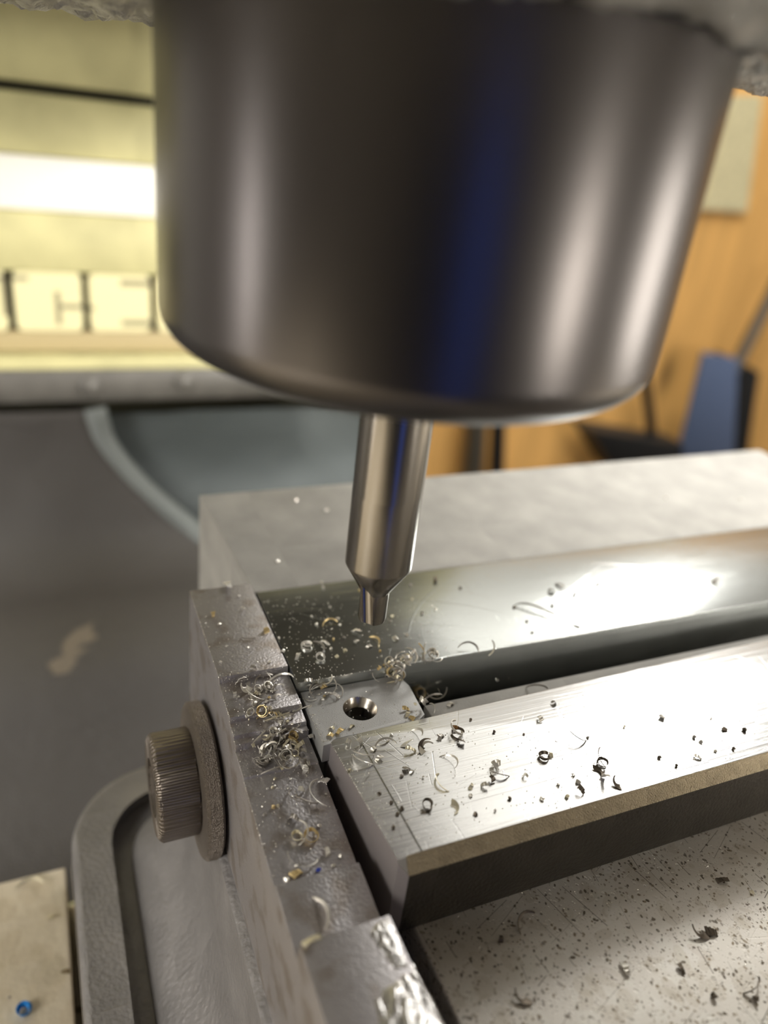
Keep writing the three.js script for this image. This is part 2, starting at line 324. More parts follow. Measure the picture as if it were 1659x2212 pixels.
  // the chamfer's rough scale surface, lying on the cut
  const cg = new THREE.PlaneGeometry(144, 2.72, 180, 4); { const p = cg.attributes.position; for (let i = 0; i < p.count; i++) { const u = p.getX(i), v = p.getY(i) / 2.72 + .5; const n = .07 * fbm(u * .9, v * 3, 2, 3); p.setXYZ(i, u + 67.5 + (v < .5 ? 0 : 0), -2.13 + v * 2.3 + n * .5 + .05, 29.98 - v * 1.45 + n * .5 + .05); } }
  cg.computeVertexNormals(); part('chamfer_face', boxUV(cg, 12), M.chamfer, fm, 'rough brassy brown chamfer');
}

// ================================================================ WORK STOP (bar bolted across the jaw ends)
const stop = thing('work_stop', 'brownish steel stop bar with stepped top bolted across the jaw ends', 'stop bar', [-15, -30, 0]);
{
  const prof = [[-37.6, 2], [-11.2, 2], [-11.0, 0.75], [-3.0, 0.55], [-2.8, -0.55], [-0.2, -0.7], [0, -1.35], [1.1, -1.4], [1.3, -2.7], [6.4, -3.0], [6.6, -3.3], [14, -4.1], [22.6, -5.2], [23.6, -5.4], [24.3, -4.4], [27, -4.7], [33.9, -5.6], [34.4, -2.0], [47, -1.9], [60, -1.7], [62, -1.7], [62, -30], [-37.6, -30]];
  const bar = boxUV(creased(profX(prof, -21, -9.1, 0.22), 28), 38);
  { // worn, slightly uneven edges
    const p = bar.attributes.position; for (let i = 0; i < p.count; i++) { const x = p.getX(i), y = p.getY(i), z = p.getZ(i); if (z > -5 && z < 60 && y > -12) { const e = Math.abs(x + 15) > 5.6 ? 1 : 0; p.setY(i, y + e * .18 * fbm(z * .6, x, 3, 2)); } }
  }
  const barMesh = part('stop_bar', bar, M.stop, stop);
  // torn, smeared metal at the end of the bar
  const torn = (pts, amp, ph) => {
    const n = 26, m = 12, pos = [], idx = [];
    for (let j = 0; j <= m; j++) for (let i = 0; i <= n; i++) {
      const u = i / n, v = j / m, a = pts[0], b = pts[1], c = pts[2], d = pts[3];
      const x = (a[0] * (1 - u) + b[0] * u) * (1 - v) + (d[0] * (1 - u) + c[0] * u) * v, z = (a[1] * (1 - u) + b[1] * u) * (1 - v) + (d[1] * (1 - u) + c[1] * u) * v;
      const e = Math.sin(Math.PI * Math.min(1, Math.max(0, u))) ** .35 * Math.sin(Math.PI * v) ** .35;
      pos.push(x + .35 * fbm(u * 4, v * 4, ph, 2), -2.2 + e * (.45 + amp * Math.abs(fbm(u * 3 + ph, v * 5, ph, 3))), z + .5 * fbm(u * 5, v * 3, ph + 5, 2));
    }
    for (let j = 0; j < m; j++) for (let i = 0; i < n; i++) { const a = j * (n + 1) + i; idx.push(a, a + n + 1, a + 1, a + 1, a + n + 1, a + n + 2); }
    const g = new THREE.BufferGeometry(); g.setAttribute('position', new THREE.Float32BufferAttribute(pos, 3)); g.setIndex(idx); g.computeVertexNormals(); return boxUV(g, 14);
  };
  part('torn_burr', torn([[-12.6, 34.8], [-9.2, 34.2], [-9.2, 42], [-11.8, 41.2]], .5, 3), M.torn, barMesh, 'bright torn metal on the bar edge');
  part('torn_burr', torn([[-15.5, 43], [-8.8, 41], [-8.2, 54], [-17, 54]], 1.5, 11), M.torn, barMesh, 'bright folded metal at the bar end');
  // cap screw and washer on the outer face
  const ax = [-23.7, -14.6];
  const wash = lathe([[6.6, 0], [13.2, 0], [14, .5], [14, 2.5], [13.4, 3], [6.6, 3]], 64); wash.rotateZ(Math.PI / 2); wash.rotateX(.0); wash.translate(-21.5, ax[0], ax[1]);
  part('washer', boxUV(creased(wash, 40), 10), M.screw, stop, 'thick dirty washer');
  const head = lathe([[0.01, 0], [9.2, 0], [9.4, .3], [9.4, 6.4], [9.1, 6.9], [8.6, 7.2], [5.2, 7.2], [5.2, 6.9]], 72);
  const hp = head.attributes.position; for (let i = 0; i < hp.count; i++) { const y = hp.getY(i); if (y > .2 && y < 6.5) { const a = Math.atan2(hp.getZ(i), hp.getX(i)), n = 1 + .035 * fbm(Math.cos(a) * 5, y * .8, Math.sin(a) * 5, 3); hp.setX(i, hp.getX(i) * n); hp.setZ(i, hp.getZ(i) * n); } }
  head.computeVertexNormals(); head.rotateZ(Math.PI / 2); head.translate(-24.5, ax[0] - .2, ax[1] - .6);
  const uvk = head.attributes.uv; for (let i = 0; i < uvk.count; i++) uvk.setX(i, uvk.getX(i) * 2);
  const hm = part('cap_screw', creased(head, 40), M.knurl, stop, 'knurled dirty cap screw head');
  const sock = new THREE.CylinderGeometry(5.2, 5.2, 4, 6, 1, true); sock.rotateZ(Math.PI / 2); sock.translate(-29.6, ax[0] - .2, ax[1] - .6);
  const sockEnd = new THREE.CircleGeometry(5.2, 6); sockEnd.rotateY(-Math.PI / 2); sockEnd.translate(-27.7, ax[0] - .2, ax[1] - .6);
  part('hex_socket', mergeGeometries([sock.toNonIndexed(), sockEnd.toNonIndexed()]), M.screw, hm, 'hexagon socket');
  part('screw_shank', boxUV(cyl(6, [-24.4, ax[0], ax[1]], [-20.6, ax[0], ax[1]], 24), 10), M.screw, stop);
}

// ================================================================ WORKPIECE AND PARALLELS
{
  const w = thing('drilled_plate', 'small matte grey steel plate with a countersunk hole clamped in the vise', 'workpiece', [0, -3.6, 0]);
  let g = plan([[-8.35, -6.35], [9.6, -6.25], [10.4, -3], [9.9, 4.2], [8.6, 5.1], [-6.4, 5.45], [-7.3, 6.2], [-8.55, 6.3]], -3.6, 0, 0.14, 2);
  const hole = cyl(2.12, [0, -6, 0], [0, 2, 0], 48);
  const cone = lathe([[0.001, -1.75], [2.0, -1.75], [3.05, 0.35], [0.001, 0.35]], 64);
  part('plate_body', boxUV(creased(cut(g, hole, cone), 30), 14), M.piece, w);
  part('countersink', lathe([[2.07, -1.55], [2.78, -0.11], [2.835, 0.0]], 64), M.bore, w, 'shiny conical countersink wall');
  part('bore_wall', lathe([[2.11, -3.55], [2.11, -1.5]], 48), M.bore, w, 'finely grooved bore wall');
}
solo('parallel_bar', boxUV(creased(box(11.8, 138, -13.9, -1.7, 0.6, 3.4, .15), 30), 40), M.block, 'slim grey parallel bar standing in the gap beside the front jaw', 'parallel bar', [70, -13.9, 2]);
solo('parallel_bar', boxUV(creased(box(-6.5, 11.2, -29.9, -3.65, -6.1, -3.4, .15), 30), 40), M.block, 'thin parallel bar under the drilled plate against the rear jaw', 'parallel bar', [2, -29.9, -5]);
solo('parallel_bar', boxUV(creased(box(-6.5, 11.2, -29.9, -3.65, 2.6, 4.9, .15), 30), 40), M.block, 'thin parallel bar under the drilled plate against the front jaw', 'parallel bar', [2, -29.9, 4]);

// ================================================================ TOOL, CHUCK, HEAD
{
  const t = thing('countersink_drill', 'shiny steel combined drill and countersink held above the drilled plate', 'drill bit', [0, 17.3, 0]);
  const cutter = lathe([[0.001, 17.3], [2.05, 18.1], [2.2, 18.6], [2.2, 23.3], [5, 28.1], [5.02, 28.4], [5.02, 40], [5.02, 78]], 64);
  cutter.computeVertexNormals();
  const flute = (a) => { const g = new THREE.CylinderGeometry(1.15, 1.15, 16, 20); g.rotateX(.16); g.translate(0, 23, 0); g.translate(2.3, 0, 0); const f = new THREE.CylinderGeometry(1.15, 1.15, .1, 20); g.rotateY(a); return g; };
  const solid = lathe([[0.001, 17.3], [2.05, 18.1], [2.2, 18.6], [2.2, 23.3], [5, 28.1], [5.02, 28.4], [5.02, 40], [0.001, 40]], 64);
  const fl = cut(solid, flute(3.6), flute(3.6 + Math.PI));
  part('cutting_end', boxUV(creased(fl, 30), 10), M.tool, t, 'fluted conical cutting end with narrow pilot');
  part('shank', creased(lathe([[5.02, 39.98], [5.02, 78]], 72), 60), M.tool, t, 'round polished shank');
}
{
  const c = thing('drill_chuck', 'large smooth grey steel chuck holding the countersink drill', 'chuck', [0, 60, 0]);
  const R = 30.75, pts = [[5.3, 62.2], [7, 60.4], [8, 60.1], [24.8, 60.1]];
  for (let i = 1; i <= 10; i++) { const a = i / 10 * Math.PI / 2; pts.push([24.8 + 5.95 * Math.sin(a), 60.1 + 4.9 * (1 - Math.cos(a))]); }
  pts.push([R, 80], [R, 96], [24, 96.2]);
  part('chuck_body', creased(lathe(pts, 160), 40), M.chuck, c);
  part('collet_face', creased(lathe([[5.06, 66], [5.06, 61.2], [7.4, 60.9], [7.4, 66]], 64), 30), M.screw, c, 'dark collet ring around the shank');
}
{
  const h = thing('spindle_head', 'rough lumpy light grey cast spindle head above the chuck', 'machine head', [0, 96, 0]);
  const Y = 95.6, back = [[-600, -60], [-250, -20], [-60, 6], [0, 15], [100, 30], [200, 40], [300, 52], [345, 58]].map(([a, b]) => onY(a, b, Y)).filter(p => p.x > -300 && p.x < 0).map(p => [p.x, p.z]);
  const right = [[1592, 196], [1625, 206], [1659, 215], [1740, 240], [1900, 262]].map(([a, b]) => onY(a, b, Y)).map(p => [p.x, p.z]);
  let edge = [...back, [0, -40], [25, -24], ...right].sort((a, b) => a[0] - b[0]);
  edge = [[-150, edge[0][1] - 6], ...edge.filter(e => e[0] > -148 && e[0] < 148), [150, -38]];
  const at = x => { for (let i = 0; i < edge.length - 1; i++) if (x <= edge[i + 1][0]) { const k = (x - edge[i][0]) / (edge[i + 1][0] - edge[i][0]); return edge[i][1] + k * (edge[i + 1][1] - edge[i][1]); } return edge.at(-1)[1]; };
  const NU = 260, vs = [[0, 210], [0, 130], [0, 106], [0, 99.5], [.25, 97.4], [.9, 96.3], [2, 95.8]]; const NV = 150; const FR = 190;
  const pos = [], idx = []; const rowN = vs.length + NV + 2;
  for (let i = 0; i <= NU; i++) {
    const x = -150 + 300 * i / NU, zb = at(x) + 1.1 * fbm(x * .22, 3, 1, 4);
    const put = (z, y, n = 1) => pos.push(x, y + n * 1.5 * (fbm(x * .18, z * .18, 5, 4) + .45 * fbm(x * .6, z * .6, 8, 2)), z);
    for (const [dz, y] of vs) put(zb + dz, y, y > 100 ? 0 : .6);
    for (let j = 1; j <= NV; j++) { const z = zb + 2 + (FR - zb - 2) * j / NV; put(z, 95.8 + .35, 1); }
    put(FR + 2, 110, 0); put(FR, 210, 0);
  }
  for (let i = 0; i < NU; i++) for (let j = 0; j < rowN; j++) { const a = i * rowN + j, b = i * rowN + (j + 1) % rowN, c = a + rowN, d = b + rowN; idx.push(a, b, c, c, b, d); }
  const g = new THREE.BufferGeometry(); g.setAttribute('position', new THREE.Float32BufferAttribute(pos, 3)); g.setIndex(idx); g.computeVertexNormals();
  part('head_casting', boxUV(g, 30), M.casting, h);
  part('ram', boxUV(creased(box(-110, 110, 205, 420, -330, 70, 4), 30), 60), M.strip, h, 'painted ram of the machine');
}

// ================================================================ MILL TABLE AND COLUMN
{
  const t = thing('mill_table', 'oil stained tan milling table under the vise', 'machine table', [0, -125, 60]);
  part('table_top', mergeGeometries([box(-420, -48.6, -100, -85, -53.5, 210, .6), box(-46.9, 420, -100, -85, -53.5, 210, .6), box(-420, 420, -125, -99.5, -53.5, 210, .6)].map(g => boxUV(creased(g, 30), 90))), M.table, t);
  part('saddle', boxUV(box(-160, 160, -330, -124.8, -75, 190, 3), 90), M.machineGreen, t, 'painted saddle under the table');
  part('knee', boxUV(box(-150, 150, -1050, -329.8, -70, 180, 5), 200), M.machineGreen, t, 'painted knee');
}
const col = thing('machine_column', 'pale yellow painted machine column with a white band and dark lettering', 'machine column', [0, -1050, -340]);
{
  const ZC = -280;
  const py = (px, pyy, z = ZC) => onZ(px, pyy, z);
  part('column_body', boxUV(box(-260, 155, -1050, 330, -420, -286, 4), 120), M.seam, col);
  const yA = py(170, 203).y, yB = py(170, 345).y, yC = py(170, 460).y, yD = py(170, 590).y, yE = py(170, 716).y, yF = py(170, 762).y, yG = py(170, 800).y;
  part('upper_panel', boxUV(creased(box(-258, 153, yA + 2, 330, -287, ZC, 1.2), 30), 120), M.paint, col);
  part('head_slide', boxUV(creased(box(-120, 120, 112, 205, -283, -262, 2), 30), 60), M.strip, col, 'grey slide of the machine head');
  part('middle_panel', boxUV(creased(box(-258, 153, yB + .2, yA - 1.6, -287, ZC, 1.2), 30), 120), M.paint, col);
  part('white_band', boxUV(creased(box(-258, 153, yC, yB, -287, ZC + 1.5, 1), 30), 120), M.paintWhite, col, 'white painted band');
  part('yellow_panel', boxUV(creased(box(-258, 153, yD, yC - .2, -287, ZC, 1), 30), 120), M.paint, col);
  // lettered tiles with dark gaps between them
  const xs = [-150, -119, -87, py(-135, 650).x, py(22, 650).x, py(185, 650).x, py(332, 650).x, py(490, 650).x, py(650, 650).x, 100];
  const marks = {
    3: g => { g.fillRect(150, 14, 106, 16); g.fillRect(238, 14, 18, 130); },
    4: g => { g.fillRect(0, 14, 60, 16); g.fillRect(150, 60, 24, 110); g.fillRect(170, 100, 86, 18); },
    5: g => { g.fillRect(130, 16, 126, 22); g.fillRect(0, 104, 20, 18); g.fillRect(130, 150, 126, 22); },
  };
  for (let i = 0; i < xs.length - 1; i++) {
    const x0 = xs[i] + 1.5, x1 = xs[i + 1] - 1.5, r = 3;
    const tile = plan(rounded(x0, x1, yE, yD, r), 0, 7, .5, 2);            // drawn lying, then stood up
    const g = tile; g.applyMatrix4(new THREE.Matrix4().set(1, 0, 0, 0, 0, 0, 1, 0, 0, -1, 0, 0, 0, 0, 0, 1)); 
    // plan() maps outline v to z; the stand-up keeps it as y, thickness goes to -z
    g.translate(0, 0, ZC + .4);
    const uv = new Float32Array(g.attributes.position.count * 2), p = g.attributes.position;
    for (let k = 0; k < p.count; k++) { uv[2 * k] = (p.getX(k) - x0) / (x1 - x0); uv[2 * k + 1] = (p.getY(k) - yE) / (yD - yE); }
    g.setAttribute('uv', new THREE.BufferAttribute(uv, 2));
    const mat = marks[i] ? matte(0xffffff, .5, { map: canvasTex(256, 192, (c, w, h) => { c.fillStyle = 'rgb(222,214,168)'; c.fillRect(0, 0, w, h); c.fillStyle = 'rgb(96,90,70)'; c.globalAlpha = .6; marks[i](c); }, true, false) }) : matte(0xded6a8, .5);
    part('letter_tile', g, mat, col, marks[i] ? 'yellow tile with dark block lettering' : undefined);
  }
  part('lower_band', boxUV(creased(box(-258, 153, yF, yE - .6, -287, ZC - 2, .6), 30), 120), M.paintTan, col);
  part('ledge', boxUV(creased(box(-258, 153, yG - 1, yF - .3, -287, ZC + 5, 1.5), 30), 120), M.paint, col);
}
{
  const s = thing('cover_strip', 'flat grey metal strip with two round screws holding the rubber cover', 'metal strip', [0, -50, -274]);
  const a = onZ(0, 803, -272).y, b = onZ(0, 873, -272).y;
  part('strip_plate', boxUV(creased(box(-255, 128, b, a, -280, -272, .8), 30), 60), M.strip, s);
  for (const [px, pyy] of [[193, 836], [396, 826]]) {
    const p = onZ(px, pyy, -271), g = lathe([[0.001, 2.6], [2.4, 2.4], [4.2, 1.6], [5, 0], [5, -2]], 28); g.rotateX(Math.PI / 2); g.translate(p.x, p.y, -272);
    part('screw', g, M.strip, s, 'round screw head');
  }
}
{
  // rubber way covers: a grey apron behind, a dark boot bulging in front of it
  const sheet = (rows, n, thick) => {      // rows of [A, B] end points joined to a closed slab
    const pos = [], idx = [], m = rows.length;
    const nrm = rows.map((r, j) => { const p = rows[Math.max(0, j - 1)], q = rows[Math.min(m - 1, j + 1)]; const d = q[0].clone().sub(p[0]); return new THREE.Vector3(0, -d.z, d.y).normalize(); });
    for (const side of [0, 1]) for (let j = 0; j < m; j++) for (let i = 0; i <= n; i++) { const q = rows[j][0].clone().lerp(rows[j][1], i / n).addScaledVector(nrm[j], side ? -thick : 0); const w = 1.2 * fbm(q.x * .03, q.y * .03, q.z * .03, 2); pos.push(q.x, q.y + w, q.z + w); }
    const S = m * (n + 1), at = (s, j, i) => s * S + j * (n + 1) + i;
    for (const s of [0, 1]) for (let j = 0; j < m - 1; j++) for (let i = 0; i < n; i++) { const a = at(s, j, i), b = at(s, j, i + 1), c = at(s, j + 1, i), d = at(s, j + 1, i + 1); s ? idx.push(a, b, c, b, d, c) : idx.push(a, c, b, b, c, d); }
    for (let j = 0; j < m - 1; j++) for (const i of [0, n]) idx.push(at(0, j, i), at(1, j, i), at(0, j + 1, i), at(1, j, i), at(1, j + 1, i), at(0, j + 1, i));
    for (let i = 0; i < n; i++) for (const j of [0, m - 1]) idx.push(at(0, j, i), at(0, j, i + 1), at(1, j, i), at(1, j, i), at(0, j, i + 1), at(1, j, i + 1));
    const g = new THREE.BufferGeometry(); g.setAttribute('position', new THREE.Float32BufferAttribute(pos, 3)); g.setIndex(idx); g.computeVertexNormals(); return boxUV(creased(g, 60), 30);
  };
  const spline = (pts, k) => new THREE.CatmullRomCurve3(pts).getPoints(k);
  // dark boot: profile read along the picture column 200, right edge along the pale rim
  const prof = [[200, 886, -268], [205, 960, -262], [210, 1060, -250], [210, 1180, -232], [205, 1270, -208], [200, 1340, -178], [195, 1440, -152], [190, 1600, -128], [185, 1780, -104], [180, 1960, -86]].map(([a, b, z]) => onZ(a, b, z));
  const rim = [[203, 886], [225, 960], [300, 1050], [425, 1128], [520, 1220], [600, 1330], [680, 1440], [760, 1600], [820, 1780], [860, 1960]];
  const rows0 = spline(prof, 44), edge0 = spline(rim.map(([a, b], i) => onZ(a, b, prof[i].z)), 44);
  const rows = rows0.map((p, i) => { const e = edge0[i]; return [new THREE.Vector3(-240, p.y, p.z), new THREE.Vector3(Math.min(e.x, 170), p.y, p.z)]; });
  const boot = solo('rubber_boot', sheet(rows, 30, 3.5), M.rubber, 'dark grey rubber way cover sagging behind the table', 'rubber cover', [-60, -130, -150]);
  const rimCurve = new THREE.CatmullRomCurve3(rows.slice(0, 30).map(r => r[1].clone().add(new THREE.Vector3(0, .6, 0))));
  part('rim', new THREE.TubeGeometry(rimCurve, 60, 5.5, 10), M.rubberEdge, boot, 'pale worn rim');
  // a dried smear on the boot
  const bootAt = (px, py) => {                              // the boot's surface is the same along x: meet the ray with its profile
    const d = ray(px, py);
    for (let i = 0; i < rows0.length - 1; i++) { const A = rows0[i], B = rows0[i + 1]; const f = P => (P.y - CAM.y) * d.z - (P.z - CAM.z) * d.y; if (f(A) * f(B) <= 0) { const k = f(A) / (f(A) - f(B)), z = A.z + k * (B.z - A.z); return CAM.clone().addScaledVector(d, (z - CAM.z) / d.z); } }
    return null;
  };
  for (const [cx, cy, w, h, ph] of [[190, 1385, 52, 36, 1], [150, 1436, 40, 24, 4], [95, 1236, 26, 14, 9]]) {
    const ring = [], n = 22; for (let i = 0; i < n; i++) { const t = i / n * 6.283, k = 1 + .3 * fbm(Math.cos(t) * 1.3, Math.sin(t) * 1.3, ph, 3); ring.push(bootAt(cx + w * k * Math.cos(t) - h * .4 * Math.sin(t), cy + h * k * Math.sin(t) - w * .35 * Math.cos(t))); }
    const ctr = bootAt(cx, cy), pos = [], idx = []; const up = new THREE.Vector3(0, 3.2, 2.2);
    pos.push(...ctr.clone().add(up).toArray()); ring.forEach(p => pos.push(...p.clone().add(up).toArray())); for (let i = 0; i < n; i++) idx.push(0, 1 + (i + 1) % n, 1 + i);
    const g = new THREE.BufferGeometry(); g.setAttribute('position', new THREE.Float32BufferAttribute(pos, 3)); g.setIndex(idx); g.computeVertexNormals();
    part('dried_smear', boxUV(g, 20), M.stain, boot, 'tan dried smear');
  }
  const ap = spline([new THREE.Vector3(0, -52, -277), new THREE.Vector3(0, -78, -268), new THREE.Vector3(0, -104, -246), new THREE.Vector3(0, -150, -222), new THREE.Vector3(0, -300, -214)], 24).map(p => [new THREE.Vector3(-40, p.y, p.z), new THREE.Vector3(128, p.y, p.z)]);
  solo('rubber_apron', sheet(ap, 24, 3), M.rubberGrey, 'bluish grey rubber apron hanging below the screwed strip', 'rubber cover', [50, -150, -250]);
}

// ================================================================ WOODEN WALL: NOTICE AND TOOLS
{
  const Z = -600;
  const q = (x, y, z = Z) => onZ(x, y, z);
  const slab = (pts, z, t, b = .4) => { const P = pts.map(([x, y]) => q(x, y, z)); const g = new THREE.ExtrudeGeometry(shapeOf(P.map(p => [p.x, p.y])), bevelOpt(t, b)); g.translate(0, 0, z - t + b); return g; };
  const p0 = q(1590, 460);
  solo('paper_notice', boxUV(slab([[1508, 205], [1648, 205], [1614, 458], [1478, 450]], -606, 3, .2), 40), M.paper, 'cream paper sheet pinned on the wooden wall', 'paper', [p0.x, p0.y, -610]);
  // blue grey holster with a steel rod leaning in it
  const hol = thing('tool_holster', 'blue grey plastic holster hanging on the wooden wall', 'tool holder', [q(1540, 990).x, q(1540, 990).y, -590]);
  part('front_shell', boxUV(creased(slab([[1522, 762], [1596, 776], [1585, 1010], [1462, 1010]], -560, 6, 1.5), 40), 40), M.bluePlastic, hol);
  part('side_shell', boxUV(creased(slab([[1592, 776], [1642, 806], [1612, 1010], [1560, 1010]], -570, 38, 1.5), 40), 40), M.blackSteel, hol, 'black side of the holster');
  const r0 = q(1585, 800, -575), r1 = q(1690, 590, -575);
  solo('steel_rod', boxUV(cyl(7.5, [r0.x, r0.y, r0.z], [r1.x, r1.y, r1.z], 24), 20), M.rod, 'grey steel rod standing in the blue grey holster', 'rod', [r0.x, r0.y, r0.z]);
  const t0 = q(1380, 985, -560);
  const tray = thing('tool_tray', 'black steel tray on the wooden wall beside the holster', 'tray', [t0.x, t0.y, -590]);
  part('tray_body', boxUV(creased(slab([[1275, 930], [1480, 962], [1470, 1020], [1330, 1020]], -560, 40, 1.5), 40), 40), M.blackSteel, tray);
  const s0 = q(1391, 800, -585), s1 = q(1410, 955, -585);
  solo('hook_rod', boxUV(cyl(6, [s1.x, s1.y, s1.z], [s0.x, s0.y, s0.z], 20), 20), M.blackSteel, 'dark thin rod rising from the black tray', 'rod', [s1.x, s1.y, s1.z]);
  const hang = (xa, xb, rad, mat, label) => { const a = q(xa, 850, -590), b = q(xb, 1060, -590); solo('hanging_tool', boxUV(cyl(rad, [b.x, b.y, b.z], [a.x, a.y, a.z], 20, rad * .9), 20), mat, label, 'tool', [b.x, b.y, b.z]); };
  hang(1032, 1014, 13, M.rod, 'thick grey round tool handle hanging on the wooden wall');
  hang(1078, 1072, 9, M.blackSteel, 'thin dark tool handle hanging beside the thick grey one');
}

// ================================================================ CHIPS AND SHAVINGS
const stopProfile = [[-37.6, 2], [-11.2, 2], [-11.0, 0.75], [-3.0, 0.55], [-2.8, -0.55], [-0.2, -0.7], [0, -1.35], [1.1, -1.4], [1.3, -2.7], [6.4, -3.0], [6.6, -3.3], [14, -4.1], [22.6, -5.2], [23.6, -5.4], [24.3, -4.4], [27, -4.7], [33.9, -5.6], [34.4, -2.0], [62, -1.7]];
function surfY(x, z) {
  if (x < -9.1) { if (x < -21 || z < -37.6) return -60; for (let i = 0; i < stopProfile.length - 1; i++) { const a = stopProfile[i], b = stopProfile[i + 1]; if (z <= b[0]) return a[1] + (z - a[0]) / (b[0] - a[0]) * (b[1] - a[1]); } return -1.7; }
  if (z < -6.4) return z > -34.4 ? (x > -8.8 ? 2 : -30) : 2;
  if (z < 5.5 - Math.max(0, x) * .02) { if (x > -8.4 && x < 10) return 0; return x > 11.8 && z > .6 ? -1.7 : (x > 10 ? -6 : -30); }
  if (z < 29.9) { if (x < -7.3 + (z - 5.5) * .07) return -30; return z < 28.5 ? (x < -2.6 ? -0.02 : 0.2) : 0.2 - (z - 28.5) * 1.6; }
  return x > -1.8 ? -14 : -30;
}
function drop(px, py) {                                       // first surface met by the line of sight through a pixel
  const d = ray(px, py); for (let y = 4; y > -20; y -= .04) { const k = (y - CAM.y) / d.y, x = CAM.x + d.x * k, z = CAM.z + d.z * k; if (surfY(x, z) >= y) return [x, surfY(x, z), z]; } return null;
}
function ribbon(n, f, thick) {                                // f(t) -> [centre, half-width vector, normal]
  const pos = [], idx = [];
  for (let i = 0; i <= n; i++) { const [c, w, m] = f(i / n); for (const [a, b] of [[-1, 0], [1, 0], [1, 1], [-1, 1]]) pos.push(...[0, 1, 2].map(k => c[k] + a * w[k] + b * thick * m[k])); }
  for (let i = 0; i < n; i++) for (let k = 0; k < 4; k++) { const a = i * 4 + k, b = i * 4 + (k + 1) % 4; idx.push(a, b, a + 4, b, b + 4, a + 4); }
  idx.push(0, 2, 1, 0, 3, 2); const e = n * 4; idx.push(e, e + 1, e + 2, e, e + 2, e + 3);
  let g = new THREE.BufferGeometry(); g.setAttribute('position', new THREE.Float32BufferAttribute(pos, 3)); g.setIndex(idx); g = toCreasedNormals(g.toNonIndexed(), .9); g.scale(MM, MM, MM); return g;
}
const chipGeo = { curl: [], arc: [], flake: [], grain: [], comma: [] };
for (let v = 0; v < 7; v++) {
  const R0 = rr(.75, 1.25), turns = rr(.7, 1.5), pitch = rr(.3, .9), w = rr(.22, .42), tp = rr(.1, .4);
  chipGeo.curl.push(ribbon(16, t => { const a = t * turns * 6.283, r = R0 * (1 - tp * t), ww = w * (1 - .6 * Math.abs(2 * t - 1) ** 3); return [[r * Math.cos(a), pitch * t * 1.4, r * Math.sin(a)], [ww * .35 * Math.cos(a), ww, ww * .35 * Math.sin(a)], [Math.cos(a), 0, Math.sin(a)]]; }, .09));
  const R1 = rr(1.3, 2.4), A = rr(1.4, 3.2), rise = rr(.2, 1), w1 = rr(.09, .17);
  chipGeo.arc.push(ribbon(14, t => { const a = t * A, ww = w1 * (1 - .7 * Math.abs(2 * t - 1) ** 4); return [[R1 * Math.cos(a), .1 + rise * Math.sin(t * 2.6), R1 * Math.sin(a)], [ww * .5 * Math.cos(a), ww, ww * .5 * Math.sin(a)], [Math.cos(a), 0, Math.sin(a)]]; }, .1));
  const L = rr(1.0, 1.9), fw = rr(.35, .7), bend = rr(.3, .9), sk = rr(-.4, .4);
  chipGeo.flake.push(ribbon(7, t => { const x = (t - .5) * L, z = .07 * (Math.round(t * 7) % 2), ww = fw * (1 - .5 * t * rr(.4, 1)); return [[x, .15 + bend * (1 - (2 * t - 1) ** 2) * .5 + z, sk * x], [0, rr(-.1, .1), ww], [0, 1, 0]]; }, .14));
  const gg = new THREE.IcosahedronGeometry(rr(.28, .42), 0), p = gg.attributes.position, key = {}; for (let i = 0; i < p.count; i++) { const k = [p.getX(i), p.getY(i), p.getZ(i)].map(q => q.toFixed(3)).join(); key[k] ??= [rr(.5, 1.5), rr(.4, 1), rr(.5, 1.5)]; p.setXYZ(i, p.getX(i) * key[k][0], p.getY(i) * key[k][1], p.getZ(i) * key[k][2]); } gg.deleteAttribute('uv'); gg.computeVertexNormals(); gg.scale(MM, MM, MM); chipGeo.grain.push(gg);
  const R2 = rr(.6, 1), A2 = rr(2, 3.6);
  chipGeo.comma.push(ribbon(12, t => { const a = t * A2, ww = .5 * (1 - t) ** 1.5 + .08, r = R2 * (1 + .5 * t); return [[r * Math.cos(a), .12 + .5 * t, r * Math.sin(a)], [ww * Math.cos(a), ww * .3, ww * Math.sin(a)], [0, 1, 0]]; }, .1));
}
const kindWords = { curl: ['steel_curl', 'curled steel shaving', 'curled shavings'], arc: ['steel_shaving', 'thin arched steel shaving', 'thin arched shavings'], flake: ['steel_flake', 'bent steel flake', 'bent flakes'], grain: ['steel_grain', 'tiny steel grain', 'steel grains'], comma: ['steel_shaving', 'tapered hook shaped steel shaving', 'hooked shavings'] };
const tmpV = new THREE.Vector3(); let chipCount = 0;
function chip(kind, at, area, { mat, scale = rr(.85, 1.2), tilt = .5, lift = 0, label, spin = rr(0, 6.28) } = {}) {
  if (!at) return;
  const [nm, text, plural] = kindWords[kind], g = chipGeo[kind][Math.floor(rnd() * 7)];
  mat ??= chipPick();
  const m = new THREE.Mesh(g, mat), word = chipWord.get(mat) ?? 'small';
  m.name = numbered(nm); m.castShadow = m.receiveShadow = true;
  m.rotation.set(rr(-tilt, tilt), spin, rr(-tilt, tilt)); m.scale.setScalar(scale); m.updateMatrix();
  let lo = 1e9; const p = g.attributes.position; for (let i = 0; i < p.count; i++) { tmpV.fromBufferAttribute(p, i).applyMatrix4(m.matrix); lo = Math.min(lo, tmpV.y); }
  m.position.set(at[0] * MM, (at[1] + lift) * MM - lo - .00002, at[2] * MM);
  m.userData = { label: label ?? `${word} ${text} ${area[0]}`, category: 'metal chip', group: `${word} ${plural} ${area[1]}` };
  scene.add(m); chipCount++; return m;
}
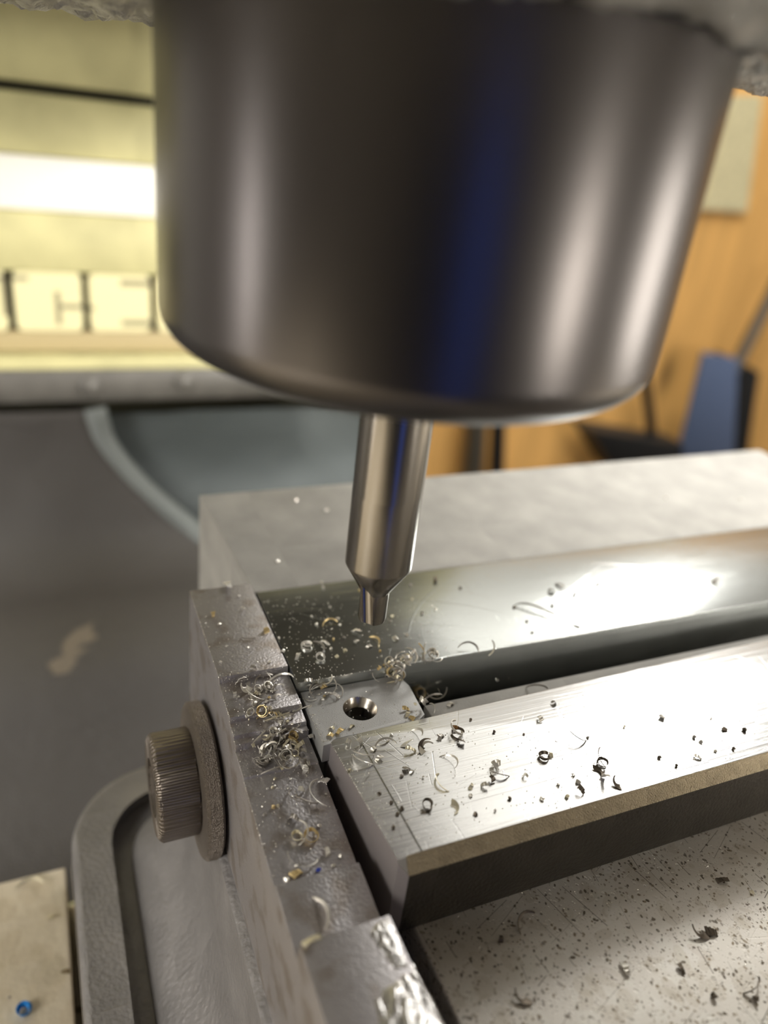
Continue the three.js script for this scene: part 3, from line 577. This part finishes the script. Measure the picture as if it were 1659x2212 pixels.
const AREA = {
  front: ['lying on the ground front jaw plate', 'on the front jaw plate'], rear: ['lying on the swirled rear jaw plate', 'on the rear jaw plate'],
  plate: ['lying on the drilled plate', 'on the drilled plate'], bar: ['lying in the stepped hollow of the stop bar', 'on the stop bar'], barTop: ['on the flat raised end of the stop bar', 'on the raised end of the stop bar'],
  barLow: ['on the lower sloping part of the stop bar', 'on the lower stop bar'], heap: ['heaped between the drilled plate and rear jaw', 'heaped beside the drilled plate'], slide: ['lying on the pitted slide', 'on the pitted slide'], block: ['lying on the matte fixed jaw block', 'on the fixed jaw block'], table: ['lying on the tan milling table', 'on the milling table'],
};
const Z3 = (x, y) => drop(900 + x * .4575, 1150 + y * .4575), Z1 = (x, y) => drop(380 + x * .3617, 1200 + y * .3617), Z5 = (x, y) => drop(640 + x * .217, 1400 + y * .217);
// front jaw
for (const [k, pts] of Object.entries({
  curl: [[180, 940], [375, 1110], [600, 1065], [875, 1100], [45, 1295], [195, 955]],
  comma: [[45, 1025], [160, 1300], [955, 1185], [840, 1135]],
  arc: [[130, 1105], [755, 955], [905, 1075], [395, 1125], [150, 1178]],
  flake: [[210, 1000], [110, 970], [645, 810], [1160, 875], [1450, 930], [890, 1175], [515, 1160], [350, 1170], [325, 1205], [255, 1200], [630, 1055], [580, 885], [770, 1225], [1325, 1065]],
  grain: [[808, 970], [980, 920], [1310, 970], [1340, 990], [1390, 880], [1410, 1035], [1225, 1105], [1145, 1065], [760, 1180], [710, 1250], [590, 1260], [505, 955], [255, 1245], [280, 1335], [370, 1320], [440, 1260], [365, 945], [255, 885], [1545, 935], [1495, 1025], [670, 1195], [740, 1150]],
})) for (const q of pts) chip(k, Z3(...q), AREA.front, { mat: rnd() < .35 ? darkChip : undefined, scale: k === 'grain' ? rr(.8, 1.3) : rr(.75, 1.1), tilt: k === 'arc' ? .25 : .5 });
for (const [k, pts] of Object.entries({ arc: [[850, 880], [650, 1050], [900, 1035], [700, 1075], [1140, 900]], flake: [[620, 945], [510, 955], [770, 1010], [1100, 1220], [1430, 890], [1130, 1030], [825, 1105], [1145, 1240]], comma: [[1300, 1020], [1120, 1000]], grain: [[530, 1220], [1260, 1290], [1050, 1275], [950, 870], [1210, 1050]] }))
  for (const q of pts) chip(k, Z5(...q), AREA.front, { scale: rr(.7, 1) });
chip('flake', Z3(185, 930), AREA.front, { mat: brownChip, label: 'rusty brown steel flake on the front jaw plate', scale: .9 });
for (const [x, y] of [[845, 1735], [858, 1760], [820, 1715], [868, 1748], [850, 1790]]) chip('grain', drop(x, y), AREA.front, { mat: darkChip });
// rear jaw
for (const [k, pts] of Object.entries({ flake: [[635, 285], [677, 255], [848, 262], [1410, 235], [85, 225]], grain: [[745, 295], [1330, 260], [205, 265], [860, 240], [460, 355], [520, 420], [545, 475], [640, 350]] })) for (const q of pts) chip(k, Z3(...q), AREA.rear, { mat: darkChip, scale: rr(.9, 1.4) });
for (const [k, pts] of Object.entries({
  arc: [[930, 430], [800, 560], [1150, 525]], curl: [[860, 620], [780, 545]],
  flake: [[1080, 465], [725, 605], [1080, 520], [1310, 500], [890, 525], [1150, 545]],
  grain: [[870, 165], [880, 195], [1095, 210], [920, 310], [965, 380], [980, 415], [1005, 495], [940, 505], [1010, 570], [960, 605], [925, 565], [1220, 575], [1225, 605], [1380, 480], [1290, 365], [1280, 395], [1550, 325], [1400, 180], [1410, 265], [1470, 350], [810, 365], [840, 415]],
})) for (const q of pts) chip(k, Z1(...q), AREA.rear, { scale: k === 'grain' ? rr(.8, 1.3) : rr(.75, 1.05), tilt: .3 });
{ const a = Z3(460, 350), b = Z3(770, 452); const g = ribbon(24, t => { const s = Math.sin(t * Math.PI), x = a[0] + (b[0] - a[0]) * t - 1.4 * s, z = a[2] + (b[2] - a[2]) * t - 2.9 * s; return [[x - a[0], .15 + .9 * s, z - a[2]], [.05, .16, .05], [.6, 0, -.8]]; }, .16);
  const m = new THREE.Mesh(g, darkChip); m.name = numbered('steel_shaving'); m.position.set(a[0] * MM, 2.02 * MM, a[2] * MM); m.castShadow = m.receiveShadow = true; m.userData = { label: 'long thin bow shaped steel shaving on the rear jaw plate', category: 'metal chip' }; scene.add(m); }
// raised end of the stop bar
chip('flake', Z1(312, 192), AREA.barTop, { mat: chipMats[5], scale: 1.6, tilt: .35, label: 'large crumpled pale steel flake at the corner of the stop bar' });
chip('flake', Z1(222, 358), AREA.barTop, { mat: chipMats[4], scale: 1.15, label: 'gold coloured flake near the edge of the stop bar' });
chip('flake', Z1(540, 458), AREA.barTop, { mat: chipMats[4], scale: 1.2, label: 'gold coloured flake beside the seam of the rear jaw' });
chip('arc', Z1(432, 478), AREA.barTop, { scale: .7, tilt: .15 });
for (const q of [[260, 415], [400, 325], [435, 550], [615, 495], [265, 640], [300, 545], [375, 245], [560, 640], [640, 590]]) chip('grain', Z1(...q), AREA.barTop, { scale: rr(.7, 1.3), mat: chipMats[5] });
// hollow of the stop bar: two drifts of chips
const scatter = (n, cx, cy, sx, sy, area, mix, opt = {}) => { for (let i = 0; i < n; i++) { const u = Math.sqrt(-2 * Math.log(rr(.05, 1))), t = rr(0, 6.283), q = drop(cx + sx * u * Math.cos(t) * .7, cy + sy * u * Math.sin(t) * .7); if (!q || q[1] < -16) continue; chip(mix[Math.floor(rnd() * mix.length)], q, area, { scale: rr(.6, 1.05), lift: rr(0, opt.lift ?? 0), tilt: opt.tilt ?? .8 }); } };
scatter(38, 572, 1490, 44, 26, AREA.bar, ['grain', 'flake', 'curl', 'grain', 'arc', 'comma']);
scatter(30, 600, 1560, 46, 18, AREA.bar, ['flake', 'arc', 'curl', 'grain', 'flake'], { lift: .3 });
scatter(60, 605, 1628, 56, 30, AREA.barLow, ['curl', 'arc', 'curl', 'flake', 'arc', 'comma', 'flake'], { lift: .5 });
scatter(12, 620, 1720, 60, 40, AREA.barLow, ['flake', 'grain', 'arc', 'grain']);
for (const [k, x, y] of [['flake', 650, 1708], ['arc', 655, 1728], ['flake', 700, 1695], ['arc', 708, 1712], ['arc', 630, 1800], ['curl', 640, 1810], ['arc', 655, 1845], ['curl', 672, 1810], ['flake', 705, 1843], ['grain', 735, 1852], ['grain', 640, 1872], ['grain', 720, 1872], ['flake', 640, 1890], ['grain', 618, 1905], ['grain', 590, 1745], ['grain', 600, 1742], ['flake', 635, 1770], ['grain', 660, 1660], ['grain', 690, 1785]]) chip(k, drop(x, y), AREA.barLow, {});
chip('grain', drop(688, 1880), AREA.barLow, { mat: matte(0x1c2f86, .4), label: 'tiny dark blue speck on the stop bar', scale: 1.3 });
chip('arc', drop(660, 1985), AREA.barLow, { scale: 1.5, tilt: .1, label: 'long pale bent sliver lying near the torn end of the stop bar' });
chip('flake', drop(675, 2040), AREA.barLow, { mat: chipMats[2], scale: 1.3, label: 'straw coloured flake by the torn end of the stop bar' });
// drilled plate and the heap behind it
scatter(18, 690, 1500, 30, 12, AREA.plate, ['flake', 'grain', 'flake', 'arc', 'grain']);
for (const [x, y] of [[718, 1575], [735, 1583], [760, 1572], [715, 1590], [880, 1545], [875, 1533], [890, 1552]]) chip('flake', drop(x, y), AREA.plate, { scale: rr(.7, 1), mat: chipMats[rnd() < .4 ? 4 : 2] });
scatter(34, 862, 1462, 34, 16, AREA.heap, ['curl', 'arc', 'curl', 'comma', 'flake', 'arc'], { lift: .9, tilt: 1.4 });
scatter(20, 915, 1500, 26, 26, AREA.heap, ['arc', 'grain', 'curl', 'grain', 'arc'], { lift: 1.2, tilt: 1.4 });
for (const [k, x, y] of [['arc', 1120, 1470], ['arc', 1160, 1485], ['arc', 1010, 1410], ['arc', 1040, 1415], ['grain', 1075, 1472], ['flake', 975, 1525]]) chip(k, drop(x, y), AREA.heap, { tilt: .9 });
// slide and fixed jaw block
for (const [k, x, y, sc] of [['arc', 1150, 2008, 1.1], ['flake', 1560, 1905, 1.1], ['grain', 1625, 1930, 1.3], ['comma', 1510, 2008, 1.2], ['flake', 1535, 2015, 1.1], ['flake', 1350, 2095, 1.1], ['arc', 1600, 2110, 1.3], ['flake', 1470, 2095, .9], ['comma', 1130, 2150, 1], ['grain', 1540, 2155, 1.3], ['grain', 1630, 2160, 1.3], ['flake', 1080, 2030, .8]]) chip(k, drop(x, y), AREA.slide, { scale: sc, mat: rnd() < .6 ? darkChip : undefined, tilt: .3 });
for (const [x, y] of [[1438, 1076], [1600, 1080], [705, 1105], [600, 1215], [640, 1082]]) { const q = onY(x, y, 2); chip('grain', [q.x, 2, q.z], AREA.block, { scale: 1.6, mat: chipMats[5] }); }
// on the milling table
{ const a = onY(60, 1940, -85), b = onY(52, 2186, -85), c = onY(110, 1985, -85), d = onY(20, 2155, -85);
  chip('arc', [a.x, -85, a.z], AREA.table, { scale: 2.2, tilt: .2, mat: chipMats[2], label: 'long straw coloured shaving lying on the milling table' });
  chip('curl', [b.x, -85, b.z], AREA.table, { scale: 1.8, tilt: .2, mat: matte(0x2b7fc4, .4), label: 'small bright blue plastic curl on the milling table' });
  chip('flake', [c.x, -85, c.z], AREA.table, {}); chip('grain', [d.x, -85, d.z], AREA.table, {}); }
// fine dust over the jaws and the bar: too small and too many to count
{
  const spots = []; const add = (n, x0, x1, y0, y1) => { for (let i = 0; i < n; i++) { const q = drop(rr(x0, x1), rr(y0, y1)); if (q && q[1] > -16) spots.push(q); } };
  add(420, 420, 720, 1290, 1480); add(500, 480, 700, 1450, 1680); add(300, 520, 780, 1650, 1900); add(160, 660, 920, 1440, 1600); add(420, 720, 1300, 1580, 1850); add(200, 640, 1000, 1290, 1450); add(240, 960, 1659, 1850, 2212); add(120, 1200, 1659, 1500, 1640);
  const im = new THREE.InstancedMesh(chipGeo.grain[0], chipMats[0], spots.length); im.name = 'steel_dust'; im.castShadow = im.receiveShadow = true;
  const o = new THREE.Object3D(); spots.forEach((q, i) => { o.position.set(q[0] * MM, (q[1] + .03) * MM, q[2] * MM); o.rotation.set(rr(0, 6), rr(0, 6), rr(0, 6)); o.scale.setScalar(rr(.12, .42)); o.updateMatrix(); im.setMatrixAt(i, o.matrix); });
  im.userData = { label: 'fine steel dust strewn over jaws and stop bar', category: 'dust', kind: 'stuff' }; scene.add(im);
}
console.log('chips', chipCount);

// ================================================================ LAMPS AND WHAT THE CHUCK MIRRORS
function lampFit(key, name, label, shellDepth, k) {
  const L = LAMP[key], l = lampPoses[key];
  const t = thing(name, label, 'lamp', L.at);
  t.quaternion.copy(l.quaternion);
  originOf.set(t, [0, 0, 0]);
  part('diffuser', box(-L.w / 2, L.w / 2, -L.h / 2, L.h / 2, 1, 2.5, 0), glow(L.color, k), t, 'glowing diffuser');
  part('housing', creased(box(-L.w / 2 - 6, L.w / 2 + 6, -L.h / 2 - 6, L.h / 2 + 6, 2.6, 2.6 + shellDepth, 2), 30), M.lampShell, t);
  return t;
}
lampFit('work', 'work_lamp', 'square bright work lamp behind the vise', 30, 6);
{ // spot lamp fitting: a small reflector can behind its light
  const d = new THREE.Vector3(...SPOT.to).sub(new THREE.Vector3(...SPOT.at)).normalize(), A = new THREE.Vector3(...SPOT.at);
  const P = k => A.clone().addScaledVector(d, k).toArray();
  const t = thing('spot_lamp', 'small round spot lamp in front of the machine', 'lamp', SPOT.at);
  part('diffuser', cyl(16, P(-7), P(-5), 28), glow(0xfffaf0, 6), t, 'glowing diffuser');
  part('housing', cyl(22, P(-60), P(-7.2), 28), M.lampShell, t);
}
lampFit('frontRight', 'panel_lamp', 'upright lamp panel standing in front of the machine', 30, 6);
lampFit('sideRight', 'panel_lamp', 'broad lamp panel standing beside the machine near the holster', 30, 4);
lampFit('sideLeft', 'tube_lamp', 'narrow upright tube lamp beside the screw head', 30, 6);
lampFit('leftHigh', 'panel_lamp', 'large square lamp panel high beside the milling table', 30, 4);
lampFit('ceiling', 'ceiling_lamp', 'broad ceiling light panel', 40, 3);
{ // dark coat with a blue scarf on a stand in front of the machine: what the chuck mirrors
  const c = thing('coat_stand', 'dark coat with a blue scarf hanging on a stand before the machine', 'coat stand', [-95, -1050, 470]);
  part('pole', cyl(14, [-95, -1050, 470], [-95, 330, 470], 20), M.blackSteel, c);
  part('foot', lathe([[0.001, -1020], [60, -1025], [190, -1040], [190, -1050]], 40).translate(-95, 0, 470), M.blackSteel, c);
  const rows = [[-620, 215, 95], [-300, 205, 90], [0, 195, 82], [160, 190, 76], [240, 165, 66], [290, 90, 50], [318, 34, 34]], pos = [], idx = [], n = 48;
  rows.forEach(([y, a, b]) => { for (let i = 0; i < n; i++) { const t = i / n * 2 * Math.PI, w = 1 + .05 * Math.sin(t * 9 + y * .01); pos.push(-95 + a * w * Math.cos(t), y, 480 + b * w * Math.sin(t)); } });
  for (let j = 0; j < rows.length - 1; j++) for (let i = 0; i < n; i++) { const p = j * n + i, q = j * n + (i + 1) % n; idx.push(p, p + n, q, q, p + n, q + n); }
  const g = new THREE.BufferGeometry(); g.setAttribute('position', new THREE.Float32BufferAttribute(pos, 3)); g.setIndex(idx); g.computeVertexNormals();
  part('coat', g, M.coat, c);
  part('scarf', creased(box(-66, 22, -420, 92, 372, 392, 5), 40), M.blueCloth, c, 'blue scarf');
}

renderer.render(scene, camera);
